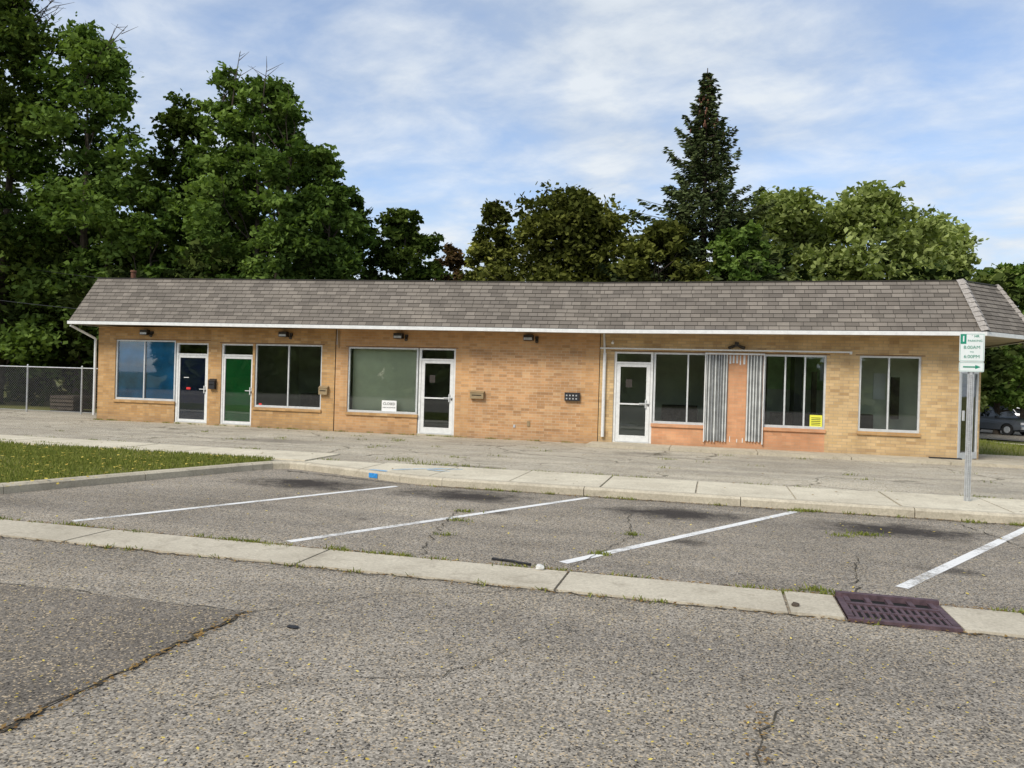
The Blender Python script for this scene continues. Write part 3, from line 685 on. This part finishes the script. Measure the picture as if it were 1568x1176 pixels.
b.box(6.2,7.4,2.2,2.8,.005,1.0,'bark'); b.box(18.2,19.2,1.6,2.2,.005,1.05,'bark')
b.build('shop_interior',BLD)
b=MB()
b.box(.72,1.75,.12,.13,.67,2.58,'bluepanel'); b.box(1.79,2.92,.12,.13,.67,2.58,'bluepanel')
b.box(9.05,11.2,.30,.32,.3,2.55,'greypanel')
b.build('window_boards',BLD)
b=MB(); b.box(10.13,10.60,.062,.066,.60,.93,'paper'); b.box(22.06,22.36,.062,.066,.66,.96,'yellow'); 
for i in range(5): b.box(22.10,22.32,.058,.0615,.70+i*.045,.715+i*.045,'ink')
b.box(6.0,6.1,.062,.066,.64,.70,'red'); b.build('window_posters',BLD)
def text(s,loc,size,mat,parent,rot=(math.pi/2,0,0),ext=.001,align='CENTER',name='lettering',bold=0):
    cu=bpy.data.curves.new(name,'FONT'); cu.body=s; cu.size=size; cu.extrude=ext; cu.align_x=align; cu.align_y='CENTER'; cu.offset=bold
    o=bpy.data.objects.new(name,cu); o.location=loc; o.rotation_euler=rot; cu.materials.append(M[mat]); link(o,parent); return o
text('CLOSED',(10.365,.058,.83),.105,'ink',BLD); text('SORRY WE ARE MOVED',(10.365,.058,.72),.038,'ink',BLD)

b=MB()
b.box(16.62,22.97,-.11,-.07,2.56,2.60,'white'); b.box(22.95,23.0,-.12,.0,2.53,2.6,'white')
for u in (16.9,18.2,19.3,20.95,22.4): b.box(u,u+.03,-.07,-.0,2.57,2.59,'galv')
b.cyl((16.74,-.06,.16),(16.74,-.06,2.45),.045,.045,10,'white'); b.cyl((16.74,-.06,2.45),(16.70,-.02,3.0),.03,.03,8,'white')
b.cyl((8.72,-.02,2.45),(8.72,-.02,3.0),.014,.014,6,'tanbox'); b.cyl((8.66,-.02,2.55),(8.66,-.02,3.0),.010,.010,6,'galv')
b.cyl((-.38,-.78,3.0),(-.06,-.08,2.62),.04,.04,8,'white'); b.cyl((-.06,-.06,2.62),(-.06,-.06,.1),.04,.04,8,'white')
b.build('pipes_and_rail',BLD)
# vertical metal slat panels either side of the orange brick column
b=MB()
def slats(x0,x1,z0,z1,seed):
    r=random.Random(seed); b.box(x0,x1,-.030,-.022,z0+.02,z1-.01,'slatg'); x=x0+.005
    while x<x1-.035:
        w=r.uniform(.024,.038); zz=z0+r.uniform(-.02,.02)
        m='slatw' if r.random()<.8 else 'galv'
        b.face([(x,-.031,zz),(x+w*.3,-.062,zz),(x+w*.3,-.062,z1),(x,-.031,z1)],m)
        b.face([(x+w*.3,-.062,zz),(x+w*.8,-.062,zz),(x+w*.8,-.062,z1),(x+w*.3,-.062,z1)],m)
        b.face([(x+w*.8,-.062,zz),(x+w,-.031,zz),(x+w,-.031,z1),(x+w*.8,-.062,z1)],m)
        x+=w+r.uniform(.034,.060)
slats(19.44,20.0,.17,2.46,1); slats(20.48,20.87,.20,2.46,2)
b.box(19.41,19.435,-.085,-.0,.15,2.46,'white'); b.box(20.885,20.91,-.085,.0,.15,2.46,'white'); b.box(19.41,20.91,-.085,-.063,2.465,2.51,'white')
r=random.Random(5)
for u in (20.03,20.11,20.20,20.29,20.38): b.box(u,u+r.uniform(.03,.05),-.014,-.001,2.22+r.uniform(-.05,.03),2.455,'slatw')
for u in (20.08,20.26,20.40): b.box(u,u+.02,-.012,-.001,.17,.17+r.uniform(.08,.16),'slatw')
b.build('metal_slat_panels',BLD)
b=MB()
def mailbox(u,z,w,h,m):
    b.box(u-w/2,u+w/2,-.11,0,z-h/2,z+h*.3,m); b.face([(u-w/2-.01,-.125,z+h*.28),(u+w/2+.01,-.125,z+h*.28),(u+w/2+.01,-.0,z+h*.52),(u-w/2-.01,-.0,z+h*.52)],m)
    b.box(u-w*.35,u+w*.35,-.116,-.11,z-h*.1,z,'dark')
mailbox(4.40,1.25,.22,.32,'black'); mailbox(8.27,1.17,.28,.26,'tanbox'); mailbox(13.12,1.19,.40,.22,'tanbox')
b.box(15.66,16.08,-.08,0,1.11,1.34,'black')
for i in range(4):
    for j in range(2): b.box(15.70+i*.09,15.74+i*.09,-.086,-.08,1.15+j*.09,1.19+j*.09,'galv')
b.box(14.6,14.68,-.02,0,.35,.5,'tanbox'); b.box(14.2,14.26,-.02,0,.3,.38,'galv')
b.build('mailboxes',BLD)
b=MB()
for u in (1.9,6.92,10.7,14.62):
    b.box(u-.16,u+.10,-.17,0,2.76,2.92,'bronze'); b.face([(u-.15,-.171,2.775),(u+.09,-.171,2.775),(u+.09,-.171,2.84),(u-.15,-.171,2.84)],'galv')
    b.box(u+.16,u+.24,-.08,0,2.80,2.88,'bronze'); b.cyl((u+.2,-.05,2.8),(u+.22,-.12,2.72),.04,.05,8,'bronze')
b.box(20.15,20.25,-.07,0,2.68,2.80,'bronze'); b.cyl((20.15,-.05,2.7),(20.0,-.10,2.64),.03,.045,8,'bronze'); b.cyl((20.25,-.05,2.7),(20.4,-.10,2.64),.03,.045,8,'bronze')
b.cyl((16.95,-.03,2.78),(16.95,-.1,2.72),.03,.04,8,'white')
b.build('flood_lights',BLD)

# mansard roof: two abutting sections whose eaves and crests meet at a seam
eave=[(-.42,-.8,3.14),(16.6,-.8,3.045),(25.78,-.8,3.09),(27.38,.8,3.09),(27.38,9.6,3.09),(-.42,9.6,3.14)]
top=[(-.08,0.0,4.60),(16.6,0,4.37),(25.45,0.0,4.38),(26.58,1.13,4.38),(26.58,9.2,4.38),(-.08,9.2,4.60)]
b=MB(); NC=12
ulen=0; NV=len(eave)
for i in range(NV):
    j=(i+1)%NV
    eL=Vector(eave[i]);eR=Vector(eave[j]);tL=Vector(top[i]);tR=Vector(top[j])
    t=(eR-eL).normalized(); n=t.cross((tL-eL)-(tL-eL).dot(t)*t).normalized(); 
    for c in range(NC):
        f0=c/NC;f1=(c+1)/NC
        a0=eL.lerp(tL,f0)+n*.016;b0=eR.lerp(tR,f0)+n*.016;a1=eL.lerp(tL,f1)+n*.003;b1=eR.lerp(tR,f1)+n*.003
        row=.1344
        U=lambda p:(ulen+(p-eL).dot(t))
        b.face([a0,b0,b1,a1],'shingles',[(U(a0),c*row+.001),(U(b0),c*row+.001),(U(b1),(c+1)*row-.001),(U(a1),(c+1)*row-.001)])
        a00=eL.lerp(tL,f0)+n*.002;b00=eR.lerp(tR,f0)+n*.002
        b.face([a00,b00,b0,a0],'shingles',[(U(a0),c*row+.001)]*4)
    ulen+=(eR-eL).length+3.1
b.face([(p[0],p[1],p[2]-.01) for p in (top[0],top[1],(16.6,9.2,4.37),top[5])],'rooftop')
b.face([(p[0],p[1],p[2]-.01) for p in (top[1],top[2],top[3],top[4],(16.6,9.2,4.38))],'rooftop')
b.build('mansard_roof',BLD)
b=MB()
def hip(p,q,w=.13):
    p=Vector(p);q=Vector(q);n=11
    for i in range(n):
        a=p.lerp(q,i/n);c=p.lerp(q,(i+1)/n+.02); side=Vector((.92,.38,0))*w
        up=Vector((.03,-.05,.03)); lift=Vector((.012,-.02,.012))
        b.face([a-side+lift*.5,a+up+lift,c+up,c-side],'hipcap'); b.face([a+up+lift,a+side+lift*.5,c+side,c+up],'hipcap')
hip(eave[2],top[2]); hip(eave[3],top[3],.11)
for i in (0,1,2,3):
    p=Vector(top[i]);q=Vector(top[i+1]);t=(q-p).normalized();n=Vector((t.y,-t.x,0))
    z1=Vector((0,0,.025))
    A,B_,C_,D_=p+n*.03,q+n*.03,q-n*.06,p-n*.06
    b.face([A,B_,B_+z1,A+z1],'bronze'); b.face([A+z1,B_+z1,C_+z1,D_+z1],'bronze')
b.build('hip_caps',BLD)
b=MB()
def insetp(p,d):
    cx={-.42:d,25.78:-d*.4,27.38:-d,16.6:0}[p[0]]; cy={-.8:d,.8:d*.4,9.6:-d}[p[1]]; return (p[0]+cx,p[1]+cy)
inner=[(*insetp(p,.04),p[2]-.065) for p in eave]; outr=[(*insetp(p,-.035),p[2]) for p in eave]
b.face([inner[0],inner[5],(16.6,9.56,2.98),inner[1]],'soffit'); b.face([inner[1],(16.6,9.56,2.98),inner[4],inner[3],inner[2]],'soffit')
for i in range(NV):
    j=(i+1)%NV; a,c=outr[i],outr[j]; a2,c2=inner[i],inner[j]
    lo=lambda p,h:(p[0],p[1],p[2]-h)
    b.face([lo(a,.10),lo(c,.10),lo(c,.005),lo(a,.005)],'white')
    b.face([lo(a,.10),lo(a2,.035),lo(c2,.035),lo(c,.10)],'white')
    b.face([lo(a,.005),lo(c,.005),(c2[0],c2[1],c[2]-.007),(a2[0],a2[1],a[2]-.007)],'white')
b.build('gutter_and_soffit',BLD)
b=MB(); b.cyl((.25,1.2,4.5),(.25,1.2,4.98),.08,.08,10,'rust'); b.cyl((.25,1.2,4.98),(.25,1.2,5.04),.11,.09,10,'rust'); b.build('roof_vent_pipe',BLD)
b=MB(); x=16.45
while x<27.2:
    b.box(x+.006,x+2.14,-1.1,-.003,-.12,.02,'curb'); x+=2.15
b.box(24.8,25.5,-.30,-.16,.02,.05,'black')
b.build('front_step',BLD)

# ------------------------------------------------------------------ chain link fence
F=empty('chain_link_fence',(0,2.0,-.05))
b=MB(); x0,x1=-12.5,-.1; H=1.68
for i in range(6): 
    x=x1-i*2.45; b.cyl((x,0,0),(x,0,H+.05),.03,.03,8,'galv'); b.cyl((x,0,H+.05),(x,0,H+.09),.036,.01,8,'galv')
b.cyl((x0,0,H),(x1,0,H),.02,.02,8,'galv'); b.cyl((x0,0,.08),(x1,0,.08),.008,.008,6,'galv')
b.build('posts_and_rails',F)
b=MB(); sp=.10; k=x0-H
def clip(p,q):
    p=Vector(p);q=Vector(q)
    if q.x<=x0 or p.x>=x1: return None
    if p.x<x0: p=p.lerp(q,(x0-p.x)/(q.x-p.x))
    if q.x>x1: q=p.lerp(q,(x1-p.x)/(q.x-p.x))
    return p,q
while k<x1:
    for sgn in (1,-1):
        z0,z1=(0.05,H-.02)
        r=clip((k,0.005*sgn,z0 if sgn>0 else z1),(k+H,0.005*sgn,z1 if sgn>0 else z0))
        if r: b.cyl(r[0],r[1],.0035,.0035,3,'wire',caps=False)
    k+=sp
b.build('wire_mesh',F)
B2=empty('stacked_pallets',(-6.2,4.2,-.2)); b=MB()
for i in range(5):
    for j in range(7): b.box(j*.17,j*.17+.12,0,1.0,i*.15+.09,i*.15+.115,'bark')
    for yy in (0,.45,.9): b.box(0,1.14,yy,yy+.08,i*.15,i*.15+.088,'bark')
b.build('boards',B2)

# ------------------------------------------------------------------ parking sign
S=empty('parking_sign',(23.43,-8.0,-.03),math.radians(-11))
b=MB(); Z=2.56
b.box(-.018,.018,.0,.006,-.1,Z-.05,'galv'); 
b.face([(-.018,0.003,-.1),(-.018,.003,Z-.05),(-.030,.028,Z-.05),(-.030,.028,-.1)],'galv'); b.face([(.018,0.003,-.1),(.030,.028,-.1),(.030,.028,Z-.05),(.018,.003,Z-.05)],'galv')
b.box(-.044,-.030,.026,.030,-.1,Z-.05,'galv'); b.box(.030,.044,.026,.030,-.1,Z-.05,'galv')
for i in range(70):
    zz=.08+i*.0275
    if zz<1.95: b.cyl((0,-.002,zz),(0,.001,zz),.0055,.0055,6,'dark')
b.build('u_channel_post',S)
b=MB()
def plate(z0,z1,hw,r=.02):
    pts=[]
    for cx,cz,a0 in [(hw-r,z0+r,-90),(hw-r,z1-r,0),(-hw+r,z1-r,90),(-hw+r,z0+r,180)]:
        for k in range(5): a=math.radians(a0+k*22.5); pts.append((cx+r*math.cos(a),cz+r*math.sin(a)))
    fr=[(p[0],-.010,p[1]) for p in pts]; bk=[(p[0],-.006,p[1]) for p in pts]
    b.face(fr,'signwhite'); b.face(bk[::-1],'galv')
    for i in range(len(pts)): j=(i+1)%len(pts); b.face([fr[i],bk[i],bk[j],fr[j]],'galv')
    g=.010
    b.box(-hw+g,hw-g,-.0112,-.0102,z1-g-.004,z1-g,'signgreen'); b.box(-hw+g,hw-g,-.0112,-.0102,z0+g,z0+g+.004,'signgreen')
    b.box(-hw+g,-hw+g+.004,-.0112,-.0102,z0+g+.004,z1-g-.004,'signgreen'); b.box(hw-g-.004,hw-g,-.0112,-.0102,z0+g+.004,z1-g-.004,'signgreen')
plate(Z-.43,Z,.165); plate(Z-.585,Z-.435,.165)
b.box(-.15,-.075,-.0125,-.0113,Z-.16,Z-.015,'signgreen')
zc=Z-.51
b.box(-.11,.06,-.0125,-.0113,zc-.010,zc+.010,'signgreen'); b.face([(.05,-.0125,zc-.032),(.12,-.0125,zc),(.05,-.0125,zc+.032)],'signgreen')
b.cyl((0,-.014,Z-.03),(0,-.010,Z-.03),.008,.008,8,'galv')
b.build('sign_plates',S)
text('1',(-.113,-.0135,Z-.088),.12,'signwhite',S,bold=.003)
text('HR',(.06,-.0125,Z-.045),.05,'signgreen',S,bold=.001); text('PARKING',(.038,-.0125,Z-.115),.046,'signgreen',S)
text('8:00AM',(0,-.0125,Z-.215),.070,'signgreen',S); text('TO',(0,-.0125,Z-.285),.035,'signgreen',S); text('6:00PM',(0,-.0125,Z-.355),.070,'signgreen',S)

# ------------------------------------------------------------------ vehicles
M['carglass']=plain('car_glass',(.015,.018,.02),.08,var=.1,spec=.8)
M['lamp']=plain('headlamp',(.7,.7,.7),.2,metal=.3)
def car(name,x,y,rz,col,L_=4.5,W=1.8,Ht=1.7,kind='suv'):
    suv=kind!='sedan'
    key='paint_'+str(len(M)); M[key]=plain('car_paint',col,.3,metal=.3,var=.05,spec=.6)
    root=empty(name,(x,y,tz(x,y)+.04),rz); b=MB(); hw=W/2
    hood=.98 if suv else .82
    prof=[(-L_/2,.42),(-L_/2-.02,.62),(-L_/2+.05,hood),(-L_/2+.35,hood+.05),(L_/2-1.25,hood+.06),(L_/2-.35,hood-.05),(L_/2-.04,hood-.22),(L_/2+.02,.55),(L_/2,.38)]
    wr=.36; n=len(prof)
    low=[]
    for wx in (L_/2-.85,-L_/2+.85):
        for k in range(9): a=math.pi*k/8; low.append((wx+(wr+.06)*math.cos(a),.33+(wr+.06)*math.sin(a)))
    outl=prof+low
    for sgn in (1,-1):
        pts=[(p[0],sgn*(hw-(.04 if p[1]>.8 else 0)),max(p[1],.28)) for p in outl]
        b.face(pts if sgn<0 else pts[::-1],key)
    for i in range(n-1):
        p,q=prof[i],prof[i+1]; w0=hw-(.04 if p[1]>.8 else 0); w1=hw-(.04 if q[1]>.8 else 0)
        b.face([(p[0],-w0,p[1]),(p[0],w0,p[1]),(q[0],w1,q[1]),(q[0],-w1,q[1])],key)
    b.box(-L_/2+.1,L_/2-.1,-hw+.12,hw-.12,.25,.42,'black')
    if kind=='pickup': bx0,bx1,tx0,tx1=-.55,L_/2-1.35,-.45,L_/2-2.0; b.box(-L_/2+.12,-.62,-hw+.12,hw-.12,hood+.062,hood+.068,'black')
    elif kind=='suv': bx0,bx1,tx0,tx1=-L_/2+.08,L_/2-1.35,-L_/2+.35,L_/2-2.05
    else: bx0,bx1,tx0,tx1=-L_/2+.45,L_/2-1.35,-L_/2+.95,L_/2-2.2
    zb=hood+.05; ti=hw-.18
    B=[(bx0,-hw+.05,zb),(bx1,-hw+.05,zb),(bx1,hw-.05,zb),(bx0,hw-.05,zb)]; Tt=[(tx0,-ti,Ht),(tx1,-ti,Ht),(tx1,ti,Ht),(tx0,ti,Ht)]
    b.face(Tt,key)
    for i in range(4):
        j=(i+1)%4; q=[Vector(B[i]),Vector(B[j]),Vector(Tt[j]),Vector(Tt[i])]; b.face(q,key)
        nn=(q[1]-q[0]).cross(q[3]-q[0]).normalized()*.006
        def pt(u,v): return q[0].lerp(q[1],u).lerp(q[3].lerp(q[2],u),v)+nn
        spans=([(.08,.48),(.53,.92)] if kind=='pickup' else [(.06,.36),(.39,.66),(.69,.94)]) if i in(0,2) else [(.07,.93)]
        for u0,u1 in spans: b.face([pt(u0,.10),pt(u1,.10),pt(u1,.86),pt(u0,.86)],'carglass')
    for wx in (L_/2-.85,-L_/2+.85):
        for sgn in (1,-1):
            b.cyl((wx,sgn*(hw-.24),.34),(wx,sgn*(hw-.01),.34),wr,wr,20,'rubber'); b.cyl((wx,sgn*(hw-.02),.34),(wx,sgn*(hw+.005),.34),wr*.6,wr*.55,12,'galv')
    for sgn in (1,-1): b.box(L_/2-.03,L_/2+.03,sgn*hw*.8-.16,sgn*hw*.8+.16,hood-.30,hood-.16,'lamp'); b.box(L_/2-1.55,L_/2-1.4,sgn*(hw+.08)-.08,sgn*(hw+.08)+.08,zb,zb+.14,'black')
    b.box(L_/2-.0,L_/2+.04,-.45,.45,hood-.34,hood-.14,'black'); b.box(L_/2-.02,L_/2+.07,-hw+.06,hw-.06,.40,.55,'galv')
    b.build('body',root); return root
car('pickup_truck',36.9,34.6,math.radians(-52),(.10,.11,.125),L_=5.0,W=1.9,Ht=1.78,kind='pickup')
car('parked_car',45.5,56.0,math.radians(-20),(.55,.56,.58),kind='sedan',Ht=1.45)
car('parked_suv',41.5,53.0,math.radians(-20),(.45,.47,.50),Ht=1.75)

U=empty('utility_line',(0,0,0)); b=MB()
def wire(p,q,sag,r=.014):
    p=Vector(p);q=Vector(q);pts=[]
    for i in range(13): f=i/12; v=p.lerp(q,f); v.z-=sag*4*f*(1-f); pts.append(v)
    b.tube(pts,[r]*13,4,'black')
b.cyl((70,12,-1),(70,12,11),.16,.12,8,'bark'); b.box(69,71,11.9,12.1,10.2,10.35,'bark')
b.cyl((33,60,-1),(33,60,9.5),.16,.12,8,'bark')
for dz in (0,.5,1.2): wire((33,60,8.9-dz),(70,12,10.2-dz),.9)
b.build('poles_and_wires',U)
U2=empty('service_wires',(0,0,0)); b=MB(); wire((-30,14,9.5),(.25,4,4.9),.5,.012); wire((-30,6,7.5),(0,2,3.6),.5,.012); b.cyl((-30,10,-.3),(-30,10,10),.15,.12,8,'bark'); b.build('wires',U2)

# ------------------------------------------------------------------ sky & sun
w=bpy.data.worlds.new("World"); scene.world=w; w.use_nodes=True; nt=w.node_tree; nt.nodes.clear()
out=N(nt,'ShaderNodeOutputWorld'); bg=N(nt,'ShaderNodeBackground'); bg.inputs[1].default_value=.15; L(nt,bg.outputs[0],out.inputs[0])
sky=N(nt,'ShaderNodeTexSky',sky_type='NISHITA'); sky.sun_disc=False
EL=math.radians(42); sd=Vector((-.45,-.89,0)).normalized()
sky.sun_elevation=EL; sky.sun_rotation=math.atan2(sd.x,sd.y)%(2*math.pi); sky.air_density=1.0; sky.dust_density=.6; sky.ozone_density=2.0
co=N(nt,'ShaderNodeTexCoord').outputs['Generated']; sx=N(nt,'ShaderNodeSeparateXYZ'); L(nt,co,sx.inputs[0])
zc=math_(nt,'MAXIMUM',math_(nt,'ADD',sx.outputs[2],.18),.06)
cx=N(nt,'ShaderNodeCombineXYZ'); L(nt,math_(nt,'DIVIDE',sx.outputs[0],zc),cx.inputs[0]); L(nt,math_(nt,'DIVIDE',sx.outputs[1],zc),cx.inputs[1])
mp=N(nt,'ShaderNodeMapping'); mp.inputs['Rotation'].default_value=(0,0,.6); mp.inputs['Scale'].default_value=(1,1.25,1); mp.inputs['Location'].default_value=(1.3,.4,0); L(nt,cx.outputs[0],mp.inputs[0])
n1=noise(nt,mp.outputs[0],.8,5,.5,.2); n2=noise(nt,mp.outputs[0],3.4,6,.58,.2)
cf=math_(nt,'ADD',math_(nt,'MULTIPLY',n1,.68),math_(nt,'MULTIPLY',n2,.32))
fac=math_(nt,'MULTIPLY_ADD',ramp(nt,cf,.37,.57),.76,.20)
ccol=mixc(nt,ramp(nt,n2,.35,.65),(3.7,4.25,5.0),(5.4,5.75,6.1))
skyc=mixc(nt,1.0,sky.outputs[0],(1.22,1.27,1.36),'MULTIPLY')
L(nt,mixc(nt,fac,skyc,ccol),bg.inputs[0])
sun=bpy.data.lights.new('sun','SUN'); sun.energy=3.2; sun.angle=math.radians(20); sun.color=(1,.94,.84)
so=bpy.data.objects.new('sun',sun); d=Vector((sd.x*math.cos(EL),sd.y*math.cos(EL),math.sin(EL))); so.rotation_euler=d.to_track_quat('Z','Y').to_euler(); link(so)

# ------------------------------------------------------------------ camera
cam=bpy.data.cameras.new('camera'); cam.sensor_width=36; cam.lens=27.09; cam.clip_end=3000; cam.clip_start=.05
co_=bpy.data.objects.new('camera',cam); link(co_)
R=Matrix.Rotation(math.radians(14.76),4,'Z')@Matrix.Rotation(math.radians(89.81),4,'X')@Matrix.Rotation(math.radians(1.65),4,'Z')
co_.matrix_world=Matrix.Translation((19.68,-21.08,1.6))@R
scene.camera=co_
